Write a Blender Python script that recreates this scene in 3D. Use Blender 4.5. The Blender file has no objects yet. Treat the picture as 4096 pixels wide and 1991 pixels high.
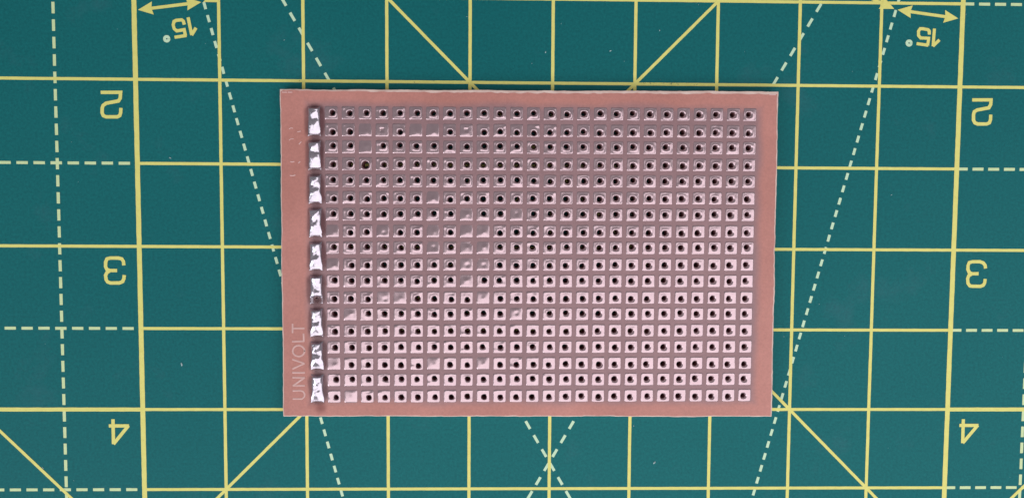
import bpy, math, random
from mathutils import Matrix, Vector, noise

# ---------------------------------------------------------------- camera, world, lamps, exposure
scene = bpy.context.scene
col = scene.collection
MM = 0.001                                    # all tables below are millimetres

cam_d = bpy.data.cameras.new('camera')
cam_d.sensor_fit = 'HORIZONTAL'
cam_d.sensor_width = 36.0
cam_d.lens = 36.0 * 3100 / 4096
cam_d.clip_start = 0.005
cam_d.clip_end = 20
cam = bpy.data.objects.new('camera', cam_d)
col.objects.link(cam)
_R = ((0.9997428, -0.0045191, -0.0222229), (0.005791, 0.9983285, 0.0575037), (0.0219259, -0.0576176, 0.9980979))
_M = Matrix(_R).to_4x4()
_M.translation = (-8.7834 * MM, 6.7948 * MM, 120.358 * MM)
cam.matrix_world = _M
scene.camera = cam

world = bpy.data.worlds.new('World')
scene.world = world
world.use_nodes = True
bg = world.node_tree.nodes['Background']
bg.inputs['Color'].default_value = (1.0, 0.97, 0.98, 1)
bg.inputs['Strength'].default_value = 0.22

def area_lamp(name, loc, aim, sx, sy, radiance, color, roll=0.0):
    d = bpy.data.lights.new(name, 'AREA')
    d.shape = 'RECTANGLE'
    d.size = sx
    d.size_y = sy
    d.energy = radiance * math.pi * sx * sy
    d.color = color
    o = bpy.data.objects.new(name, d)
    col.objects.link(o)
    q = (Vector(aim) - Vector(loc)).to_track_quat('-Z', 'Y')
    o.matrix_world = Matrix.Translation(loc) @ q.to_matrix().to_4x4() @ Matrix.Rotation(roll, 4, 'Z')
    return o

# bright ceiling panel over the near side of the table: its upper edge is what the tinned pads mirror
_a = math.radians(17.6)
_n = Vector((math.sin(_a), -math.cos(_a), 0))
_e = Vector((0.06, -0.02, 1.0)) * 0.32
_c = _e + _n * 0.21 + Vector((0.085, 0.027, 0))
_key = bpy.data.lights.new('ceiling_panel', 'AREA')
_key.shape = 'RECTANGLE'
_key.size = 0.74
_key.size_y = 0.42
_key.energy = 1.95 * math.pi * 0.74 * 0.42
_key.color = (1.0, 0.97, 0.98)
_ko = bpy.data.objects.new('ceiling_panel', _key)
col.objects.link(_ko)
_ko.matrix_world = Matrix.Translation(_c) @ Matrix.Rotation(_a, 4, 'Z')
# added fill lamp, out of view at the left, raising the diffuse light
area_lamp('fill_light', (-0.66, -0.50, 0.48), (0, 0, 0), 0.46, 0.46, 4.6, (0.93, 0.97, 1.0))

scene.render.engine = 'CYCLES'
scene.view_settings.view_transform = 'Standard'
scene.view_settings.look = 'None'
scene.view_settings.gamma = 1
scene.view_settings.exposure = 0.0
scene.view_settings.use_curve_mapping = False

# ---------------------------------------------------------------- helpers
def srgb(r, g, b):
    f = lambda c: (c / 255 / 12.92) if c / 255 <= 0.04045 else ((c / 255 + 0.055) / 1.055) ** 2.4
    return (f(r), f(g), f(b), 1)

def mesh(name, verts, faces, mat, parent=None, smooth=False, mats=None, fm=None):
    me = bpy.data.meshes.new(name)
    me.from_pydata([(x * MM, y * MM, z * MM) for x, y, z in verts], [], faces)
    if mats:
        for m in mats:
            me.materials.append(m)
        me.polygons.foreach_set('material_index', fm)
    else:
        me.materials.append(mat)
    if smooth:
        me.polygons.foreach_set('use_smooth', [True] * len(me.polygons))
    me.update()
    o = bpy.data.objects.new(name, me)
    col.objects.link(o)
    if parent:
        o.parent = parent
    return o

def empty(name, label, cat, loc=(0, 0, 0)):
    o = bpy.data.objects.new(name, None)
    o.empty_display_size = 0.01
    o.location = loc
    col.objects.link(o)
    o['label'] = label
    o['category'] = cat
    return o

def new_mat(name):
    m = bpy.data.materials.new(name)
    m.use_nodes = True
    nt = m.node_tree
    b = nt.nodes['Principled BSDF']
    return m, nt, b

def N(nt, kind, **kw):
    n = nt.nodes.new(kind)
    for k, v in kw.items():
        if hasattr(n, k):
            setattr(n, k, v)
        else:
            n.inputs[k].default_value = v
    return n

def noise_node(nt, scale, detail=3, rough=0.5, coord=None):
    n = nt.nodes.new('ShaderNodeTexNoise')
    n.inputs['Scale'].default_value = scale
    n.inputs['Detail'].default_value = detail
    n.inputs['Roughness'].default_value = rough
    if coord is None:
        coord = nt.nodes.new('ShaderNodeNewGeometry').outputs['Position']
    nt.links.new(coord, n.inputs['Vector'])
    return n

def ramp(nt, fac, a, b, p0=0.3, p1=0.7):
    r = nt.nodes.new('ShaderNodeValToRGB')
    r.color_ramp.elements[0].position = p0
    r.color_ramp.elements[1].position = p1
    r.color_ramp.elements[0].color = a
    r.color_ramp.elements[1].color = b
    nt.links.new(fac, r.inputs['Fac'])
    return r.outputs['Color']

def bump(nt, b, height, strength, dist):
    n = nt.nodes.new('ShaderNodeBump')
    n.inputs['Strength'].default_value = strength
    n.inputs['Distance'].default_value = dist
    nt.links.new(height, n.inputs['Height'])
    nt.links.new(n.outputs['Normal'], b.inputs['Normal'])
    return n

def mixc(nt, fac, a, b, mode='MIX'):
    n = nt.nodes.new('ShaderNodeMix')
    n.data_type = 'RGBA'
    n.blend_type = mode
    for sock, v in ((n.inputs[0], fac), (n.inputs[6], a), (n.inputs[7], b)):
        if hasattr(v, 'links') or hasattr(v, 'is_linked'):
            nt.links.new(v, sock)
        else:
            sock.default_value = v
    return n.outputs[2]

def math_n(nt, op, a, b=None, clamp=False):
    n = nt.nodes.new('ShaderNodeMath')
    n.operation = op
    n.use_clamp = clamp
    for i, v in enumerate((a, b)):
        if v is None:
            continue
        if hasattr(v, 'is_linked'):
            nt.links.new(v, n.inputs[i])
        else:
            n.inputs[i].default_value = v
    return n.outputs[0]

# ---------------------------------------------------------------- materials
def make_mat_vinyl():
    m, nt, b = new_mat('mat_vinyl')
    big = noise_node(nt, 14, 3)
    fine = noise_node(nt, 2600, 3, 0.7)
    c1 = ramp(nt, big.outputs['Fac'], (0.0030, 0.117, 0.129, 1), (0.0075, 0.138, 0.147, 1), 0.25, 0.75)
    c2 = ramp(nt, fine.outputs['Fac'], (0.80, 0.82, 0.84, 1), (1.2, 1.18, 1.16, 1), 0.3, 0.7)
    c = mixc(nt, 1.0, c1, c2, 'MULTIPLY')
    # faint rubbed haze
    hz = noise_node(nt, 60, 5, 0.65)
    h = ramp(nt, hz.outputs['Fac'], (0, 0, 0, 1), (1, 1, 1, 1), 0.58, 0.82)
    f = math_n(nt, 'MULTIPLY', h, 0.24)
    c = mixc(nt, f, c, (0.10, 0.16, 0.22, 1))
    nt.links.new(c, b.inputs['Base Color'])
    b.inputs['Roughness'].default_value = 0.55
    b.inputs['Specular IOR Level'].default_value = 0.13
    bump(nt, b, fine.outputs['Fac'], 0.35, 0.00006)
    return m

def make_ink(name, ca, cb, wear=0.0):
    m, nt, b = new_mat(name)
    n = noise_node(nt, 900, 3, 0.7)
    c = ramp(nt, n.outputs['Fac'], ca, cb, 0.3, 0.7)
    w = noise_node(nt, 1500, 4, 0.75)
    f = ramp(nt, w.outputs['Fac'], (0, 0, 0, 1), (1, 1, 1, 1), 0.66, 0.74)
    f = math_n(nt, 'MULTIPLY', f, wear)
    c = mixc(nt, f, c, (0.10, 0.20, 0.17, 1))
    nt.links.new(c, b.inputs['Base Color'])
    b.inputs['Roughness'].default_value = 0.6
    b.inputs['Specular IOR Level'].default_value = 0.3
    return m

def make_board_mat(name, box=None, stain=None):
    """phenolic paper board: salmon border, greyer mauve in the drilled field"""
    m, nt, b = new_mat(name)
    geo = nt.nodes.new('ShaderNodeNewGeometry')
    pos = geo.outputs['Position']
    sep = nt.nodes.new('ShaderNodeSeparateXYZ')
    nt.links.new(pos, sep.inputs[0])
    warp = noise_node(nt, 130, 2, 0.5)
    wv = math_n(nt, 'MULTIPLY', math_n(nt, 'SUBTRACT', warp.outputs['Fac'], 0.5), 0.0016)
    x0, x1, y0, y1 = [v * MM for v in (-37.3, 32.1, -24.1, 22.0)]
    def edge(a, lo, hi):
        d1 = math_n(nt, 'SUBTRACT', a, lo)
        d2 = math_n(nt, 'SUBTRACT', hi, a)
        return math_n(nt, 'MINIMUM', d1, d2)
    d = math_n(nt, 'MINIMUM', edge(sep.outputs['X'], x0, x1), edge(sep.outputs['Y'], y0, y1))
    d = math_n(nt, 'ADD', d, wv)
    mr = nt.nodes.new('ShaderNodeMapRange')
    mr.interpolation_type = 'SMOOTHSTEP'
    nt.links.new(d, mr.inputs['Value'])
    mr.inputs['From Min'].default_value = -0.0006
    mr.inputs['From Max'].default_value = 0.0012
    big = noise_node(nt, 70, 4, 0.6)
    sal = ramp(nt, big.outputs['Fac'], (0.440, 0.186, 0.158, 1), (0.535, 0.236, 0.205, 1))
    mau = ramp(nt, big.outputs['Fac'], (0.275, 0.162, 0.174, 1), (0.315, 0.186, 0.200, 1))
    c = mixc(nt, mr.outputs['Result'], sal, mau)
    fine = noise_node(nt, 3000, 2, 0.6)
    sp = ramp(nt, fine.outputs['Fac'], (0.93, 0.93, 0.93, 1), (1.07, 1.07, 1.07, 1))
    c = mixc(nt, 1.0, c, sp, 'MULTIPLY')
    # scorched flux stain below the lowest bridge
    for sx, sy, rad, k in ((-35.45, -24.55, 1.35, 0.75), (-34.6, -5.4, 1.2, 0.45), (-36.9, -24.2, 0.9, 0.25)):
        vd = nt.nodes.new('ShaderNodeVectorMath')
        vd.operation = 'DISTANCE'
        nt.links.new(pos, vd.inputs[0])
        vd.inputs[1].default_value = (sx * MM, sy * MM, 2.155 * MM)
        r = nt.nodes.new('ShaderNodeMapRange')
        r.interpolation_type = 'SMOOTHSTEP'
        nt.links.new(math_n(nt, 'ADD', vd.outputs['Value'], math_n(nt, 'MULTIPLY', wv, 0.6)), r.inputs['Value'])
        r.inputs['From Min'].default_value = 0.0
        r.inputs['From Max'].default_value = rad * MM
        r.inputs['To Min'].default_value = k
        r.inputs['To Max'].default_value = 0.0
        c = mixc(nt, r.outputs['Result'], c, (0.20, 0.055, 0.05, 1))
    nt.links.new(c, b.inputs['Base Color'])
    b.inputs['Roughness'].default_value = 0.4
    b.inputs['Specular IOR Level'].default_value = 0.32
    bump(nt, b, fine.outputs['Fac'], 0.12, 0.00004)
    return m

def make_plain(name, ca, cb, rough, metallic=0.0, scale=600, bstr=0.0, bdist=0.00003, spec=0.5, alpha=1.0):
    m, nt, b = new_mat(name)
    n = noise_node(nt, scale, 4, 0.6)
    nt.links.new(ramp(nt, n.outputs['Fac'], ca, cb), b.inputs['Base Color'])
    b.inputs['Roughness'].default_value = rough
    b.inputs['Metallic'].default_value = metallic
    b.inputs['Specular IOR Level'].default_value = spec
    b.inputs['Alpha'].default_value = alpha
    if bstr:
        bump(nt, b, n.outputs['Fac'], bstr, bdist)
    return m

VINYL = make_mat_vinyl()
YELLOW = make_ink('yellow_ink', (0.69, 0.655, 0.185, 1), (0.76, 0.725, 0.225, 1), 0.5)
PALE = make_ink('pale_green_ink', (0.52, 0.72, 0.50, 1), (0.58, 0.78, 0.56, 1), 0.25)
DASHINK = make_ink('pale_yellow_green_ink', (0.56, 0.69, 0.37, 1), (0.62, 0.75, 0.43, 1), 0.25)
BOARD = make_board_mat('phenolic_board')
EDGE = make_plain('frayed_board_edge', (0.66, 0.46, 0.41, 1), (0.84, 0.66, 0.60, 1), 0.6, scale=420, bstr=0.5, bdist=0.0001)
WALL = make_plain('drilled_board_core', (0.20, 0.08, 0.085, 1), (0.26, 0.10, 0.105, 1), 0.8, scale=2000, spec=0.1)
TIN = make_plain('tinned_copper', (0.47, 0.345, 0.38, 1), (0.53, 0.395, 0.43, 1), 0.22, 0.70, scale=1100, bstr=0.22, bdist=0.00003)
SOLDER = make_plain('bright_solder', (0.46, 0.42, 0.485, 1), (0.58, 0.53, 0.605, 1), 0.19, 0.85, scale=1500, bstr=0.10, bdist=0.00004)
FLUX_SHADE = make_plain('flux_resin_shade', (0.10, 0.045, 0.052, 1), (0.17, 0.07, 0.078, 1), 0.22, scale=300, spec=0.35)  # resin stain that also carries the painted contact shade of the bridges
_nt = FLUX_SHADE.node_tree
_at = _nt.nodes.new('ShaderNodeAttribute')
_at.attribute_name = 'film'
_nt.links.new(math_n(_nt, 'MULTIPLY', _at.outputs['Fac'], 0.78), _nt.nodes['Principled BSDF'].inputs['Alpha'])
COPPER = make_plain('etched_lettering', (0.55, 0.33, 0.31, 1), (0.66, 0.42, 0.40, 1), 0.35, scale=900, spec=0.6)
GLINT = make_plain('resin_ridge_glint', (0.66, 0.44, 0.43, 1), (0.80, 0.56, 0.55, 1), 0.14, scale=900, spec=0.8)  # pale base colour paints in the glints on the raised marks
LINT = make_plain('lint', (0.38, 0.55, 0.58, 1), (0.6, 0.72, 0.75, 1), 0.8, scale=900)
CUT = make_plain('blade_score', (0.06, 0.14, 0.12, 1), (0.12, 0.20, 0.15, 1), 0.7, scale=900)

# ---------------------------------------------------------------- cutting mat
CELL = 12.7
gx = lambda i: (i - 5) * CELL
gy = lambda j: -(j - 4) * CELL
mat = empty('cutting_mat', 'dark teal cutting mat with yellow inch grid, dashed angle lines and numerals, under the board', 'cutting mat')

MX, MY, MT = 165.0, 115.0, 3.0
def rounded_slab(hx, hy, z0, z1, r, bev):
    vs, fs = [], []
    def loop(inset, z):
        pts = []
        for cx, cy, a0 in ((hx - r, hy - r, 0), (-(hx - r), hy - r, 90), (-(hx - r), -(hy - r), 180), (hx - r, -(hy - r), 270)):
            for k in range(9):
                a = math.radians(a0 + k * 11.25)
                pts.append((cx + (r - inset) * math.cos(a), cy + (r - inset) * math.sin(a), z))
        return pts
    loops = [loop(0, z0), loop(0, z1 - bev), loop(bev, z1)]
    n = len(loops[0])
    for l in loops:
        vs += l
    for li in range(2):
        for k in range(n):
            a, b_ = li * n + k, li * n + (k + 1) % n
            fs.append((a, b_, b_ + n, a + n))
    fs.append(tuple(range(2 * n, 3 * n)))
    fs.append(tuple(reversed(range(n))))
    return vs, fs
v, f = rounded_slab(MX, MY, -MT, 0.0, 6, 0.4)
mesh('mat_sheet', v, f, VINYL, mat)

ZV, ZH, ZD, ZE, ZF, ZA, ZG = 0.020, 0.016, 0.012, 0.009, 0.006, 0.034, 0.040
rng = random.Random(5)

def ribbon(pts, w, z, vs, fs, cap=0.0, wob=0.012):
    """flat stroke of printed ink following a polyline, edges very slightly uneven"""
    P = [Vector((p[0], p[1])) for p in pts]
    if cap:
        P[0] = P[0] + (P[0] - P[1]).normalized() * cap
        P[-1] = P[-1] + (P[-1] - P[-2]).normalized() * cap
    n = len(P)
    base = len(vs)
    for k in range(n):
        if k == 0:
            t = (P[1] - P[0]).normalized(); m = 1
        elif k == n - 1:
            t = (P[-1] - P[-2]).normalized(); m = 1
        else:
            t0 = (P[k] - P[k - 1]).normalized(); t1 = (P[k + 1] - P[k]).normalized()
            t = t0 + t1
            t = t.normalized() if t.length > 1e-4 else t0
            m = 1 / max(0.5, t.dot(t1))
        nr = Vector((-t.y, t.x)) * (w / 2 * m)
        a = P[k] + nr * (1 + rng.uniform(-wob, wob) * 4)
        b_ = P[k] - nr * (1 + rng.uniform(-wob, wob) * 4)
        vs += [(a.x, a.y, z), (b_.x, b_.y, z)]
    for k in range(n - 1):
        i = base + 2 * k
        fs.append((i, i + 1, i + 3, i + 2))

def dense(a, b_, step=0.8):
    L = math.dist(a, b_)
    n = max(1, int(L / step))
    return [(a[0] + (b_[0] - a[0]) * k / n, a[1] + (b_[1] - a[1]) * k / n) for k in range(n + 1)]

def solid_line(name, a, b_, w, z, m=YELLOW):
    vs, fs = [], []
    ribbon(dense(a, b_), w, z, vs, fs)
    return mesh(name, vs, fs, m, mat)

XL, XR, YT, YB = -MX + 4, MX - 4, MY - 4, -MY + 4
# verticals
for i in range(-6, 17):
    x = gx(i) + {-1: 0.6, 11: -0.4}.get(i, 0.0)
    if abs(x) > XR:
        continue
    if 0 <= i <= 10:
        solid_line('grid_line', (x, YB), (x, YT), 0.74 if i in (0, 10) else 0.49, ZV)
    elif i % 2 == 0:
        solid_line('grid_line', (x, YB), (x, YT), 0.49, ZV)
    else:
        vs, fs = [], []
        for k in range(-40, 60):
            y1 = gy(2) + 1.03 - 2.6 * k
            if y1 > YT or y1 - 1.72 < YB:
                continue
            ribbon([(x, y1), (x, y1 - 1.72)], 0.47, ZD, vs, fs)
        mesh('dashed_grid_line', vs, fs, DASHINK, mat)
# horizontals
for j in range(-4, 13):
    y = gy(j)
    if abs(y) > YT:
        continue
    if j % 2 == 0:
        if j == 6:
            solid_line('grid_line', (gx(0), y), (gx(10), y), 0.47, ZH)
            solid_line('grid_line', (XL, y), (gx(0), y), 0.62, ZH)
            solid_line('grid_line', (gx(10), y), (XR, y), 0.62, ZH)
        else:
            solid_line('grid_line', (XL, y), (XR, y), 0.46, ZH)
    else:
        solid_line('grid_line', (gx(0), y), (gx(10), y), 0.46, ZH)
        for side in (-1, 1):
            vs, fs = [], []
            for k in range(0, 40):
                if side < 0:
                    a = gx(0) - 1.12 - 2.57 * k
                    b_ = a - 1.72
                    if b_ < XL:
                        break
                else:
                    a = gx(10) + 2.5 * k
                    b_ = a + 1.74
                    if b_ > XR:
                        break
                ribbon([(a, y), (b_, y)], 0.45, ZE, vs, fs)
            mesh('dashed_grid_line', vs, fs, DASHINK, mat)
# 45 degree lines
for a, b_ in (((-1, -3), (10.5, 8.5)), ((11, -3), (-0.5, 8.5))):
    solid_line('diagonal_line', (gx(a[0]), gy(a[1])), (gx(b_[0]), gy(b_[1])), 0.46, ZA)
for a, b_ in (((-4, 4), (0.6, 8.6)), ((14, 4), (9.4, 8.6))):
    solid_line('diagonal_line', (gx(a[0]), gy(a[1])), (gx(b_[0]), gy(b_[1])), 0.46, ZA)
# 15 and 30 degree dashed lines, fanning out of one point per side
for s in (-1, 1):
    for tan, y0, pitch, ln in ((0.2676, 36.52, 1.93, 1.08), (0.5765, 37.25, 2.246, 1.42)):
        c = 1 / math.sqrt(1 + tan * tan)
        vs, fs = [], []
        for k in range(-18, 60):
            y = y0 - pitch * k
            if y > 72 or y < -88:
                continue
            x = s * (63.5 - (76.2 - y) * tan)
            if tan > 0.4:
                x = s * ((-33.85 - y) * -tan)
            dx, dy = -s * tan * c * ln / 2, -c * ln / 2
            ribbon([(x - dx, y - dy), (x + dx, y + dy)], 0.43, ZF + (0.003 if tan > 0.4 else 0.0) - 0.002 * (s > 0), vs, fs)
        mesh('dashed_angle_line', vs, fs, PALE, mat)

# numerals and angle marks
GL = {
 'numeral_two': ([[(-68.72, 23.38), (-65.78, 23.41), (-65.86, 22.53), (-66.14, 22.11), (-68.0, 21.75), (-68.48, 21.41), (-68.61, 21.02), (-68.63, 20.31), (-68.47, 19.89), (-68.05, 19.71), (-66.37, 19.72), (-65.99, 19.91), (-65.85, 20.34), (-65.8, 21.01)]],
   [[(65.56, 23.42), (68.48, 23.45), (68.46, 22.75), (68.18, 22.23), (66.33, 21.87), (65.9, 21.61), (65.8, 21.18), (65.83, 20.31), (66.06, 19.88), (66.51, 19.71), (67.93, 19.72), (68.36, 19.9), (68.52, 20.42), (68.53, 21.11)]]),
 'numeral_three': ([[(-65.9, -2.87), (-65.94, -2.32), (-66.19, -1.94), (-66.7, -1.8), (-67.97, -1.81), (-68.45, -1.95), (-68.65, -2.42), (-68.69, -3.11), (-68.48, -3.57), (-68.02, -3.74), (-67.0, -3.74)], [(-68.02, -3.74), (-68.49, -4.06), (-68.72, -4.49), (-68.65, -5.13), (-68.45, -5.48), (-67.98, -5.65), (-66.61, -5.64), (-66.13, -5.43), (-65.95, -5.0), (-65.87, -4.48)]],
   [[(68.69, -2.82), (68.61, -2.38), (68.29, -1.99), (67.75, -1.81), (66.59, -1.82), (66.05, -1.95), (65.89, -2.39), (65.88, -3.01), (66.12, -3.54), (66.57, -3.71), (67.56, -3.71)], [(66.57, -3.71), (66.05, -4.03), (65.89, -4.51), (65.97, -5.22), (66.29, -5.63), (66.74, -5.7), (68.0, -5.7), (68.44, -5.52), (68.66, -5.13), (68.71, -4.59)]]),
 'numeral_four': ([[(-68.11, -26.98), (-68.13, -30.8)], [(-68.1, -30.8), (-65.78, -27.97)], [(-65.72, -27.97), (-68.72, -27.97)]],
   [[(66.1, -27.03), (66.15, -30.78)], [(66.2, -30.78), (68.46, -27.97)], [(68.52, -27.97), (65.56, -27.97)]]),
}
for nm, pair in GL.items():
    for strokes in pair:
        vs, fs = [], []
        for q, st in enumerate(strokes):
            ribbon(st, 0.52, ZG + 0.004 * q, vs, fs, cap=0.06)
        mesh(nm, vs, fs, YELLOW, mat)
ANG = [
 ([[(-55.4, 34.7), (-54.91, 32.13)], [(-54.91, 32.13), (-54.25, 33.16)]],
  [[(-57.46, 31.75), (-55.72, 32.02)], [(-55.85, 32.0), (-56.02, 32.9), (-57.15, 32.7), (-57.52, 33.01), (-57.67, 33.6), (-57.52, 34.1), (-57.2, 34.27), (-56.38, 34.36), (-56.12, 34.15), (-56.0, 33.68)]], (-58.68, 31.5)),
 ([[(59.13, 34.25), (59.01, 31.63)], [(59.01, 31.63), (59.95, 32.55)]],
  [[(56.46, 31.97), (58.22, 31.74)], [(58.16, 31.72), (58.27, 32.8), (57.02, 32.83), (56.68, 33.19), (56.65, 33.86), (56.9, 34.25), (57.32, 34.24), (58.15, 34.1), (58.33, 33.88), (58.35, 33.4)]], (55.24, 32.04)),
]
for one, five, deg in ANG:
    for nm, strokes in (('numeral_one', one), ('numeral_five', five)):
        vs, fs = [], []
        for q, st in enumerate(strokes):
            ribbon(st, 0.48, ZG + 0.004 * q, vs, fs, cap=0.04)
        mesh(nm, vs, fs, YELLOW, mat)
    vs, fs = [], []
    ring = [(deg[0] + 0.33 * math.cos(t * math.pi / 10), deg[1] + 0.33 * math.sin(t * math.pi / 10)) for t in range(21)]
    ribbon(ring, 0.44, ZG, vs, fs)
    mesh('degree_sign', vs, fs, PALE, mat)

def arrow(a, b_):
    A, B = Vector(a), Vector(b_)
    t = (B - A).normalized()
    nr = Vector((-t.y, t.x))
    vs, fs = [], []
    ribbon([tuple(A + t * 1.8), tuple(B - t * 1.8)], 0.46, ZG + 0.006, vs, fs)
    for tip, d in ((A, t), (B, -t)):
        k = len(vs)
        for p in (tip, tip + d * 2.25 + nr * 0.98, tip + d * 2.05, tip + d * 2.25 - nr * 0.98):
            vs.append((p.x, p.y, ZG + 0.012))
        fs.append((k, k + 1, k + 2)); fs.append((k, k + 2, k + 3))
    return mesh('angle_arrow', vs, fs, YELLOW, mat)
arrow((-62.9, 35.77), (-53.39, 37.03))
arrow((62.8, 35.87), (53.25, 37.08))
arrow((-53.1, 37.05), (-43.4, 41.2))
arrow((52.75, 37.2), (43.4, 41.2))

# blade scores over the grid line by the board, rubbed spots
vs, fs = [], []
r2 = random.Random(11)
for k in range(26):
    x = 13.8 + abs(r2.gauss(0, 4.5)) if k < 20 else r2.uniform(-40, 34)
    y = gy(2) + r2.gauss(0, 0.17)
    a = r2.choice([0.9, 1.2, 1.5, 2.4, 0.2]) + r2.uniform(-.2, .2)
    L = r2.uniform(0.1, 0.32)
    ribbon([(x, y), (x + math.cos(a) * L, y + math.sin(a) * L)], r2.uniform(0.03, 0.07), 0.05, vs, fs)
o = mesh('blade_scores', vs, fs, CUT, mat)
o['kind'] = 'stuff'

# lint on the mat
vs, fs = [], []
DUST = [(16.4, 33.55, .3, 1.5), (8.87, 30.39, .38, .4), (-1.12, 30.07, .34, 1.4), (1.23, 34.41, .16, 1), (-3.22, 28.35, .2, 1), (-40.96, 31.52, .22, .6), (-13.19, 35.31, .22, 0),
        (-58.52, 13.56, .4, 2.7), (-57.36, -18.28, .62, 1.6), (16.69, -33.98, .62, .9), (-79.11, -34.62, .35, 2.4), (53.29, 8.6, .3, .6), (42.35, -8.62, .2, 1), (13.31, -28.03, .25, 1.4)]
for k in range(40):
    DUST.append((r2.uniform(-80, 80), r2.uniform(-38, 38), r2.uniform(0.06, 0.16), r2.uniform(0, 3)))
for x, y, L, a in DUST:
    if -42.5 < x < 36 and -27.5 < y < 25.5:
        continue
    n = 6
    base = len(vs)
    for k in range(n):
        t = k / n * 2 * math.pi
        e = (math.cos(t) * L / 2 * r2.uniform(.7, 1.1), math.sin(t) * L * 0.2 * r2.uniform(.6, 1.3))
        vs.append((x + e[0] * math.cos(a) - e[1] * math.sin(a), y + e[0] * math.sin(a) + e[1] * math.cos(a), 0.05))
    vs.append((x, y, 0.05 + L * 0.3))
    for k in range(n):
        fs.append((base + k, base + (k + 1) % n, base + n))
o = mesh('lint_specks', vs, fs, LINT)
o['kind'] = 'stuff'
o['label'] = 'tiny pale lint specks scattered on the teal mat'
o['category'] = 'lint'

# ---------------------------------------------------------------- stripboard
ZT = 2.155
ZB = 0.058
board = empty('circuit_board', 'pink phenolic perforated prototyping board with tinned square pads and soldered bridges along its left edge', 'circuit board')
CX, CY, ROT = -1.6767, -1.109, 0.003516
CR, SR = math.cos(ROT), math.sin(ROT)
PITCH = 2.54
NC, NR = 27, 18                                # column 0 carries the bridges

def bxy(u, w):                                  # board coordinates -> mat coordinates
    return (CX + u * CR - w * SR, CY + u * SR + w * CR)

def cell_uv(c, r):
    return ((c - 13.5) * PITCH, (8.5 - r) * PITCH)

FILLED = {(3, 2), (6, 2), (7, 2), (3, 3), (7, 6), (9, 7), (12, 7), (1, 8), (4, 8), (7, 8), (9, 8), (10, 8), (7, 9), (9, 9), (10, 9), (1, 10), (9, 10), (10, 10), (9, 11),
          (4, 12), (5, 12), (10, 12), (2, 13), (12, 13), (1, 16), (7, 16), (10, 16), (2, 18)}
PARTIAL = {(4, 2), (9, 2)}
BIG = {(3, 4)}
ROWDY = [0.0, -0.29, 0.18, -0.12, 0.10, -0.15, 0.10, -0.20, 0.15, -0.10, 0.10, -0.19, 0.12, -0.08, 0.0, -0.20, 0.14, -0.12]
rh = random.Random(21)
HOLE = {}
for r in range(NR):
    for c in range(NC):
        key = (c, r + 1)
        dx = 0.26 - 0.50 * (c - 1) / 25 + rh.gauss(0, 0.055)
        dy = ROWDY[r] * (1.0 if c < 14 else 0.75) + rh.gauss(0, 0.05)
        rad = 0.385 * rh.uniform(0.94, 1.05)
        if key in BIG:
            rad = 0.56
            dx, dy = 0.0, -0.16
        HOLE[key] = (dx, dy, rad)
HOLE[(0, 12)] = (0.1, -0.33, 0.42)

def has_hole(c, r):
    if c == 0:
        return r == 12
    return (c, r) not in FILLED

SEG = 32
def square_pt(k, h):
    q = k % SEG
    side, t = divmod(q, SEG // 4)
    t = t / (SEG // 4) * 2 - 1
    return [(h, t * h), (-t * h, h), (-h, -t * h), (t * h, -h)][side]

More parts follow.
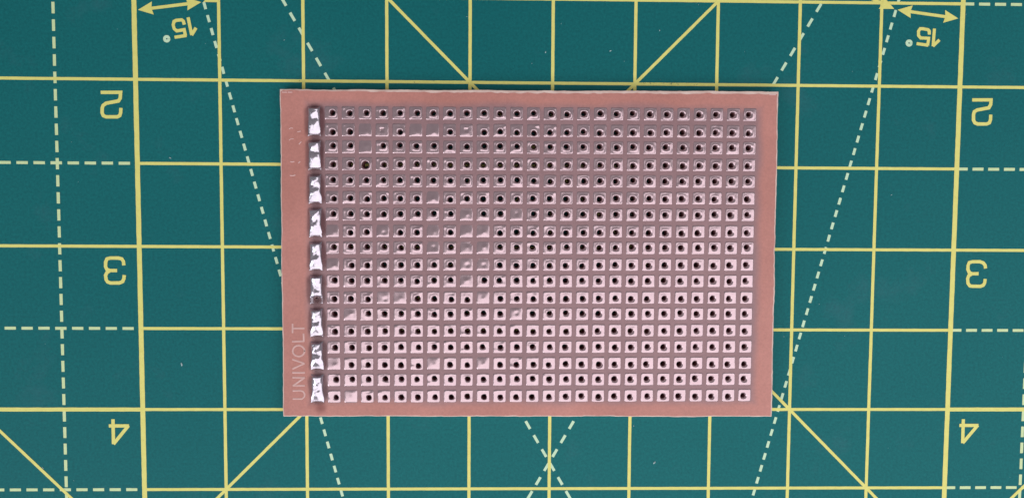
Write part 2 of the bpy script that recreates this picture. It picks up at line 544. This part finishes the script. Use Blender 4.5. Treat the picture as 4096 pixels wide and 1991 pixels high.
def substrate():
    vs, fs, fm = [], [], []
    def add(p):
        vs.append(p)
        return len(vs) - 1
    h = PITCH / 2
    for r in range(1, NR + 1):
        for c in range(NC):
            u0, w0 = cell_uv(c, r - 1)
            if not has_hole(c, r):
                for z in (ZT, ZB):
                    q = [add(bxy(u0 + a * h, w0 + b_ * h) + (z,)) for a, b_ in ((1, -1), (1, 1), (-1, 1), (-1, -1))]
                    fs.append(tuple(q) if z == ZT else tuple(reversed(q)))
                    fm.append(0)
                continue
            dx, dy, rad = HOLE[(c, r)]
            rad += 0.02
            rings = []
            for z, kind in ((ZT, 0), (ZT, 1), (ZB, 1), (ZB, 0)):
                ids = []
                for k in range(SEG):
                    sx, sy = square_pt(k, h)
                    if kind == 0:
                        ids.append(add(bxy(u0 + sx, w0 + sy) + (z,)))
                    else:
                        a = math.atan2(sy, sx)
                        rr_ = rad if z == ZT else rad * 0.72
                        ids.append(add(bxy(u0 + dx + rr_ * math.cos(a), w0 + dy + rr_ * math.sin(a)) + (z,)))
                rings.append(ids)
            for q in range(3):
                for k in range(SEG):
                    k2 = (k + 1) % SEG
                    fs.append((rings[q][k], rings[q][k2], rings[q + 1][k2], rings[q + 1][k]))
                    fm.append(2 if q == 1 else 0)
    # border between the drilled field and the sawn outline
    cor = [(-41.15, 23.82), (34.31, 24.12), (34.51, -25.99), (-41.18, -25.93)]
    fu0, fu1 = -13.5 * PITCH - h, 12.5 * PITCH + h
    fw0, fw1 = -8.5 * PITCH - h, 8.5 * PITCH + h
    fld = [bxy(fu0, fw1), bxy(fu1, fw1), bxy(fu1, fw0), bxy(fu0, fw0)]
    NS = [150, 100, 150, 100]
    outer, inner, bev = [], [], []
    bevw = [0.34, 0.20, 0.14, 0.15]
    outn = [(0, 1), (1, 0), (0, -1), (-1, 0)]
    for s in range(4):
        A, B = cor[s], cor[(s + 1) % 4]
        FA, FB = fld[s], fld[(s + 1) % 4]
        for k in range(NS[s]):
            t = k / NS[s]
            x, y = A[0] + (B[0] - A[0]) * t, A[1] + (B[1] - A[1]) * t
            d = math.dist(A, B) * t
            e = noise.noise((d * 0.18, s * 9.1, 0.3)) * 0.10 + noise.noise((d * 1.3, s * 5.7, 2.3)) * (0.05 if s != 1 else 0.085)
            fade = min(1, k / 3, (NS[s] - k) / 3)
            e *= fade
            nx, ny = outn[s]
            outer.append((x + nx * e, y + ny * e))
            bw = bevw[s] * (1 + (0.45 if s < 2 else 0.3) * noise.noise((d * 0.9, s * 3.3, 7.7)))
            if s == 0:
                bw *= 0.55 + 0.6 * min(1, t / 0.35)
            bev.append((nx * bw, ny * bw))
            inner.append((FA[0] + (FB[0] - FA[0]) * t, FA[1] + (FB[1] - FA[1]) * t))
    n = len(outer)
    # bevel offset also needs the neighbouring side at corners
    idx0 = [0, 150, 250, 400]
    for s in range(4):
        k = idx0[s]
        p = outn[s - 1]
        q = outn[s]
        bev[k] = (p[0] * bevw[s - 1] + q[0] * bevw[s], p[1] * bevw[s - 1] + q[1] * bevw[s])
    lo = [add((x, y, ZB)) for x, y in outer]
    hi = [add((x, y, ZT - 0.11)) for x, y in outer]
    tp = [add((x - b_[0], y - b_[1], ZT)) for (x, y), b_ in zip(outer, bev)]
    ins = [add((x, y, ZT)) for x, y in inner]
    inb = [add((x, y, ZB)) for x, y in inner]
    for k in range(n):
        k2 = (k + 1) % n
        fs.append((lo[k2], lo[k], hi[k], hi[k2])); fm.append(1)
        fs.append((hi[k2], hi[k], tp[k], tp[k2])); fm.append(1)
        fs.append((tp[k2], tp[k], ins[k], ins[k2])); fm.append(0)
        fs.append((lo[k], lo[k2], inb[k2], inb[k])); fm.append(0)
    # sliver scratches near the corners stay in the mesh below
    return vs, fs, fm
v, f, fm = substrate()
sub = mesh('board_panel', v, f, None, board, mats=[BOARD, EDGE, WALL], fm=fm)

def smooth01(t):
    t = max(0.0, min(1.0, t))
    return t * t * (3 - 2 * t)

# --- pads -------------------------------------------------------------------
PAD = 0.985                                     # half width
def pad_geom(c, r, vs, fs):
    rs = random.Random(c * 131 + r * 7919)
    u0, w0 = cell_uv(c, r - 1)
    solid = (c, r) in FILLED
    part = (c, r) in PARTIAL
    dx, dy, rad = HOLE[(c, r)]
    tx, ty = rs.gauss(0, 0.012), rs.gauss(0, 0.012)
    lip = [rs.uniform(0.3, 1.1), rs.uniform(0.3, 0.9), rs.uniform(0.3, 1.1), rs.uniform(0.6, 1.5)]     # right, top, left, bottom
    crown = rs.uniform(0.7, 1.3)
    seed = rs.uniform(0, 500)
    ramp_ = rs.uniform(0.5, 1.3)
    phase = rs.uniform(0, 6.28)
    cs = rs.uniform(0.03, 0.07) + 0.055 * smooth01((c - 12) / 6)
    csx, csy = rs.gauss(0, 0.02) + 0.075 * smooth01((c - 10) / 8), rs.gauss(0, 0.02) - 0.065 * smooth01((c - 8) / 8)
    amp = 1.0 - 0.65 * smooth01((r + 0.42 * c - 11) / 7.0)
    dome = rs.uniform(0.05, 0.12)
    plug = rs.choice([-0.05, 0.045, 0.06, 0.03])
    nubs = []
    if c < 15:
        for _ in range(rs.choice([0, 1, 1, 2])):
            nubs.append((rs.choice([-0.72, -0.6, 0.55, 0.7]), rs.choice([0.72, 0.7, 0.55, -0.5]), rs.uniform(0.03, 0.08), rs.uniform(0.12, 0.24)))
    lip = [1 + (l_ - 1) * amp for l_ in lip]
    if solid:
        lip = [l_ * 0.7 for l_ in lip]
        ty -= 0.075 if r < 12 else 0.045
    if solid or part:
        T = [0.10, 0.2, 0.32, 0.46, 0.6, 0.72, 0.83, 0.92, 1.0]
        Z = [0.10, 0.099, 0.098, 0.094, 0.088, 0.08, 0.068, 0.045, -0.01]
        if part:
            dx, dy = dx, dy
    else:
        T = [-0.2, -0.12, 0.0, 0.14, 0.30, 0.5, 0.62, 0.73, 0.83, 0.92, 1.0]
        Z = [-0.40, -0.07, 0.062, 0.115, 0.095, 0.082, 0.081, 0.080, 0.074, 0.045, -0.01]
    rings = []
    for q, t in enumerate(T):
        ids = []
        for k in range(SEG):
            sx, sy = square_pt(k, PAD)
            m = max(abs(sx), abs(sy))
            # rounded corners
            if abs(sx) > 0.97 * PAD and abs(sy) > 0.97 * PAD:
                sx *= 0.955
                sy *= 0.955
            sx += noise.noise((seed, k * 0.9, 1.0)) * 0.035
            sy += noise.noise((seed, k * 0.9, 5.0)) * 0.035
            a = math.atan2(sy - dy, sx - dx)
            rr = rad * (1 + 0.05 * math.sin(3 * a + phase))
            if solid or part:
                hx_, hy_ = 0.0, 0.0
            else:
                hx_, hy_ = dx + csx + (rr + cs) * math.cos(a), dy + csy + (rr + cs) * math.sin(a)
            if t < 0:
                px, py = dx + rr * 0.97 * math.cos(a), dy + rr * 0.97 * math.sin(a)
            else:
                # keep the outer bands a constant width from the square edge
                px, py = hx_ + (sx - hx_) * t, hy_ + (sy - hy_) * t
            z = Z[q]
            if 0 < t < 0.35 and not (solid or part):
                z = 0.08 + (z - 0.08) * amp
            if 0 < t < 1:
                side = 0 if abs(sx) >= abs(sy) and sx > 0 else 2 if abs(sx) >= abs(sy) else 1 if sy > 0 else 3
                if t > 0.75:
                    z = 0.08 + (z - 0.08) * lip[side]
                    z = max(z, 0.005)
                if t in (0.14, 0.30) and not (solid or part):
                    z += 0.035 * ramp_ * amp * (1 + 0.8 * math.sin(a * 1.0 + phase)) * (1 if t == 0.14 else 0.45)
                z += noise.noise((px * 1.1 + seed, py * 1.1, seed)) * 0.030 * crown * (0.4 + 0.6 * amp)
                z += noise.noise((px * 3.1 + seed, py * 3.1, seed)) * 0.010
                z += tx * px + ty * py
                for nx_, ny_, nh, nw in nubs:
                    z += nh * math.exp(-((px - nx_) / (nw * 1.6)) ** 2 - ((py - ny_) / nw) ** 2)
            elif t == 0 and solid:
                z += noise.noise((seed, seed, seed)) * 0.02
            if solid and t < 1:
                qx, qy = px / PAD, py / PAD
                z = dome * (1 - qx ** 6) * (1 - qy ** 6) * (1 - 0.35 * (qx * qx + qy * qy)) + 0.02
                z += noise.noise((px * 0.9 + seed, py * 0.9, seed)) * 0.035 * (1 - qx ** 4) * (1 - qy ** 4) + ty * py * 0.85 * (1 - qy ** 6) + plug * math.exp(-((px - dx) ** 2 + (py - dy) ** 2) / 0.10)
            if part and t < 0.3:
                z -= 0.09
            x, y = bxy(u0 + px, w0 + py)
            vs.append((x, y, ZT + z))
            ids.append(len(vs) - 1)
        rings.append(ids)
    for q in range(len(rings) - 1):
        for k in range(SEG):
            k2 = (k + 1) % SEG
            fs.append((rings[q][k2], rings[q][k], rings[q + 1][k], rings[q + 1][k2]))
    if solid or part:
        fs.append(tuple(rings[0]))

order = sorted([(c, r) for c in range(1, NC) for r in range(1, NR + 1)], key=lambda p: -(p[1] + 0.42 * p[0]))
single, rest = order[:300], order[300:]
for c, r in single:
    vs, fs = [], []
    pad_geom(c, r, vs, fs)
    mesh('solder_pad', vs, fs, TIN, board, smooth=True)
vs, fs = [], []
for c, r in rest:
    pad_geom(c, r, vs, fs)
o = mesh('solder_pads', vs, fs, TIN, board, smooth=True)
o['kind'] = 'stuff'
o['label'] = 'duller tinned pads of the upper left of the board'

# --- solder bridges ------------------------------------------------------------
NU, NVB = 28, 56
for b in range(9):
    rs = random.Random(300 + b)
    u0, wt = cell_uv(0, 2 * b)
    w0 = wt - PITCH / 2
    HL = PITCH / 2 + 0.97
    seed = 40 * b + 3.3
    vs, fs = [], []
    hgt = rs.uniform(0.64, 0.72)
    jit = [rs.uniform(-0.06, 0.06) for _ in range(6)]
    for iv in range(NVB + 1):
        v_ = iv / NVB * 2 - 1                  # -1 bottom, +1 top
        waist = 1 - 0.075 * math.cos((v_ - 0.1) * math.pi / 2.2) ** 2 + 0.05 * noise.noise((seed, v_ * 2.2, 0)) + 0.06 * math.exp(-((v_ + 0.58) / 0.2) ** 2) * (0.3 if b in (0, 1, 3) else 1)
        # fillet rising from the lower pad, a wavy saddle, a second rise, then the short upper end
        low = smooth01((v_ + 1.02) / (1.02 + jit[0] - 0.025 * b))
        rise = smooth01((v_ - 0.20 - jit[1]) / 0.42)
        top = smooth01((1.02 - v_) / 0.24)
        for iu in range(NU + 1):
            u_ = iu / NU * 2 - 1
            hw = PAD * (waist + (0.05 * noise.noise((seed + 9, v_ * 3, u_ > 0)) if abs(u_) > .5 else 0))
            across = max(0.0, 1 - abs(u_) ** 2.3) ** 0.66
            # the second rise is split in a V: it starts lower down at the middle
            vr = smooth01((v_ - 0.10 - jit[1] - (0.28 + jit[2] * 2) * abs(u_ + jit[3] * 2)) / (0.50 + jit[4]))
            sad = math.exp(-((v_ - 0.10 + jit[5]) / 0.24) ** 2) * math.exp(-((u_ - 0.05) / 0.5) ** 2)
            z = hgt * across * top * (0.70 * low + 0.30 * vr - (0.10 + 0.014 * b) * sad)
            # small steps that break up the reflections along the right flank
            z += across * top * low * (0.06 * noise.noise((u_ * 1.2 + seed, v_ * 2.4, seed)) + 0.042 * noise.noise((u_ * 2.4 + seed, v_ * 5.5, seed + 5)) + 0.008 * noise.noise((u_ * 6 + seed, v_ * 14, seed + 8)))
            # skewed end edges with drawn-out corners
            end = 0.14 * (1 - u_ * u_) * (1 if v_ > 0 else -1) * abs(v_) ** 8
            x = u0 + u_ * hw
            y = w0 + v_ * HL - end
            if b == 5:
                dd = math.hypot(u_ * hw - 0.1, (y - (w0 - PITCH / 2)) + 0.33)
                k = smooth01((dd - 0.30) / 0.30)
                z = z * (0.10 + 0.90 * smooth01((y - (w0 - PITCH / 2) + 0.1) / 0.5)) if y < w0 - PITCH / 2 + 0.4 else z
                z = z * k - (1 - k) * 1.7
            edge_ = abs(u_) > 0.999 or abs(v_) > 0.999
            X, Y = bxy(x, y)
            vs.append((X, Y, ZT + (-0.01 if edge_ else 0.05 + z)))
    for iv in range(NVB):
        for iu in range(NU):
            a = iv * (NU + 1) + iu
            fs.append((a, a + 1, a + NU + 2, a + NU + 1))
    br = mesh('solder_bridge', vs, fs, SOLDER, board, smooth=True)
    # dark resin pooled round the joint, with contact shade painted in on the right
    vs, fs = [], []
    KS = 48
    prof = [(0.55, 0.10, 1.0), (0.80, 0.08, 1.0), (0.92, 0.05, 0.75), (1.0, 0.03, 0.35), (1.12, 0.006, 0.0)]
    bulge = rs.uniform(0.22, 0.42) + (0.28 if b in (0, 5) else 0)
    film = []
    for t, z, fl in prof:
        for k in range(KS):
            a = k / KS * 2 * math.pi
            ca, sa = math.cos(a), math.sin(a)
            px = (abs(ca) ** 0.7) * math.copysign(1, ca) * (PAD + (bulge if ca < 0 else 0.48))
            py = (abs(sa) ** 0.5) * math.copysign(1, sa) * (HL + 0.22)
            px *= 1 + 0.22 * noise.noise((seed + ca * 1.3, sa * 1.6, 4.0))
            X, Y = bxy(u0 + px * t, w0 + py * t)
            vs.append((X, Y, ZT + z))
            film.append(fl * (0.55 if ca < -0.2 else 1.0) * (0.8 + 0.4 * noise.noise((seed, ca * 2, sa * 2))))  # stronger right of the joint, as painted contact shade
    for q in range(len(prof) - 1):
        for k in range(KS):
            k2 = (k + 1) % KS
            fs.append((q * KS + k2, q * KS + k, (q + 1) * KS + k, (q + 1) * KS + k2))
    fx = mesh('flux_and_shade', vs, fs, FLUX_SHADE, br, smooth=True)
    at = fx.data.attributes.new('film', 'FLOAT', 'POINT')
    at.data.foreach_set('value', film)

# --- raised lettering ------------------------------------------------------------
def ridge(pts, w, h, vs, fs):
    P = [Vector(p) for p in pts]
    P[0] = P[0] + (P[0] - P[1]).normalized() * w * 0.3
    P[-1] = P[-1] + (P[-1] - P[-2]).normalized() * w * 0.3
    base = len(vs)
    n = len(P)
    for k in range(n):
        t = (P[min(k + 1, n - 1)] - P[max(k - 1, 0)]).normalized()
        nr = Vector((-t.y, t.x))
        for o_, z in ((-0.5, -0.004), (-0.28, h), (0.28, h), (0.5, -0.004)):
            p = P[k] + nr * (w * o_)
            vs.append((p.x, p.y, ZT + z))
    for k in range(n - 1):
        for q in range(3):
            a = base + k * 4 + q
            fs.append((a + 1, a, a + 4, a + 5))
O_ = [(-38.72 + 0.9 * math.cos(t * math.pi / 14), -15.76 + 0.84 * math.sin(t * math.pi / 14)) for t in range(29)]
LET = {
 'letter_u': [[(-39.6, -21.95), (-38.5, -21.89), (-38.06, -22.06), (-37.87, -22.45), (-37.91, -22.84), (-38.3, -23.2), (-39.61, -23.18)]],
 'letter_n': [[(-39.63, -19.88), (-37.9, -19.89)], [(-37.9, -19.92), (-39.59, -21.11)], [(-39.59, -21.13), (-37.89, -21.13)]],
 'letter_i': [[(-39.63, -19.12), (-37.87, -19.12)]],
 'letter_v': [[(-39.6, -17.09), (-37.91, -17.68)], [(-37.91, -17.72), (-39.62, -18.51)]],
 'letter_o': [O_],
 'letter_l': [[(-39.63, -14.32), (-37.93, -14.26)], [(-37.93, -14.26), (-37.96, -13.15)]],
 'letter_t': [[(-39.55, -12.29), (-37.86, -12.28)], [(-39.6, -11.66), (-39.62, -12.93)]],
}
for nm, strokes in LET.items():
    vs, fs = [], []
    for q, s_ in enumerate(strokes):
        ridge(s_, 0.28, 0.035 + 0.004 * q, vs, fs)
    mesh(nm, vs, fs, COPPER, board)
MARKS = [[(-38.54, 17.49), (-38.1, 17.58)], [(-38.35, 15.66), (-38.03, 15.99)], [(-39.81, 16.22), (-39.6, 16.41), (-39.18, 16.43)], [(-39.64, 13.01), (-39.39, 12.95), (-39.12, 13.04)],
         [(-38.46, 12.83), (-38.23, 13.02)], [(-39.74, 10.93), (-39.32, 10.91), (-38.97, 11.0)], [(-39.79, 17.91), (-39.5, 18.08), (-39.25, 18.0)],
         [(-40.78, 23.37), (-40.1, 23.36)], [(-39.9, 23.37), (-39.3, 23.38)], [(32.91, 23.65), (33.83, 23.64)], [(34.11, 23.25), (34.13, 22.31)]]
vs, fs = [], []
for k, s_ in enumerate(MARKS):
    ridge(s_, 0.11 if k in (2, 6) else 0.15, 0.04, vs, fs)
o = mesh('worn_lettering_glints', vs, fs, GLINT, board)  # raised traces and scratches, their glints painted pale
o['kind'] = 'stuff'
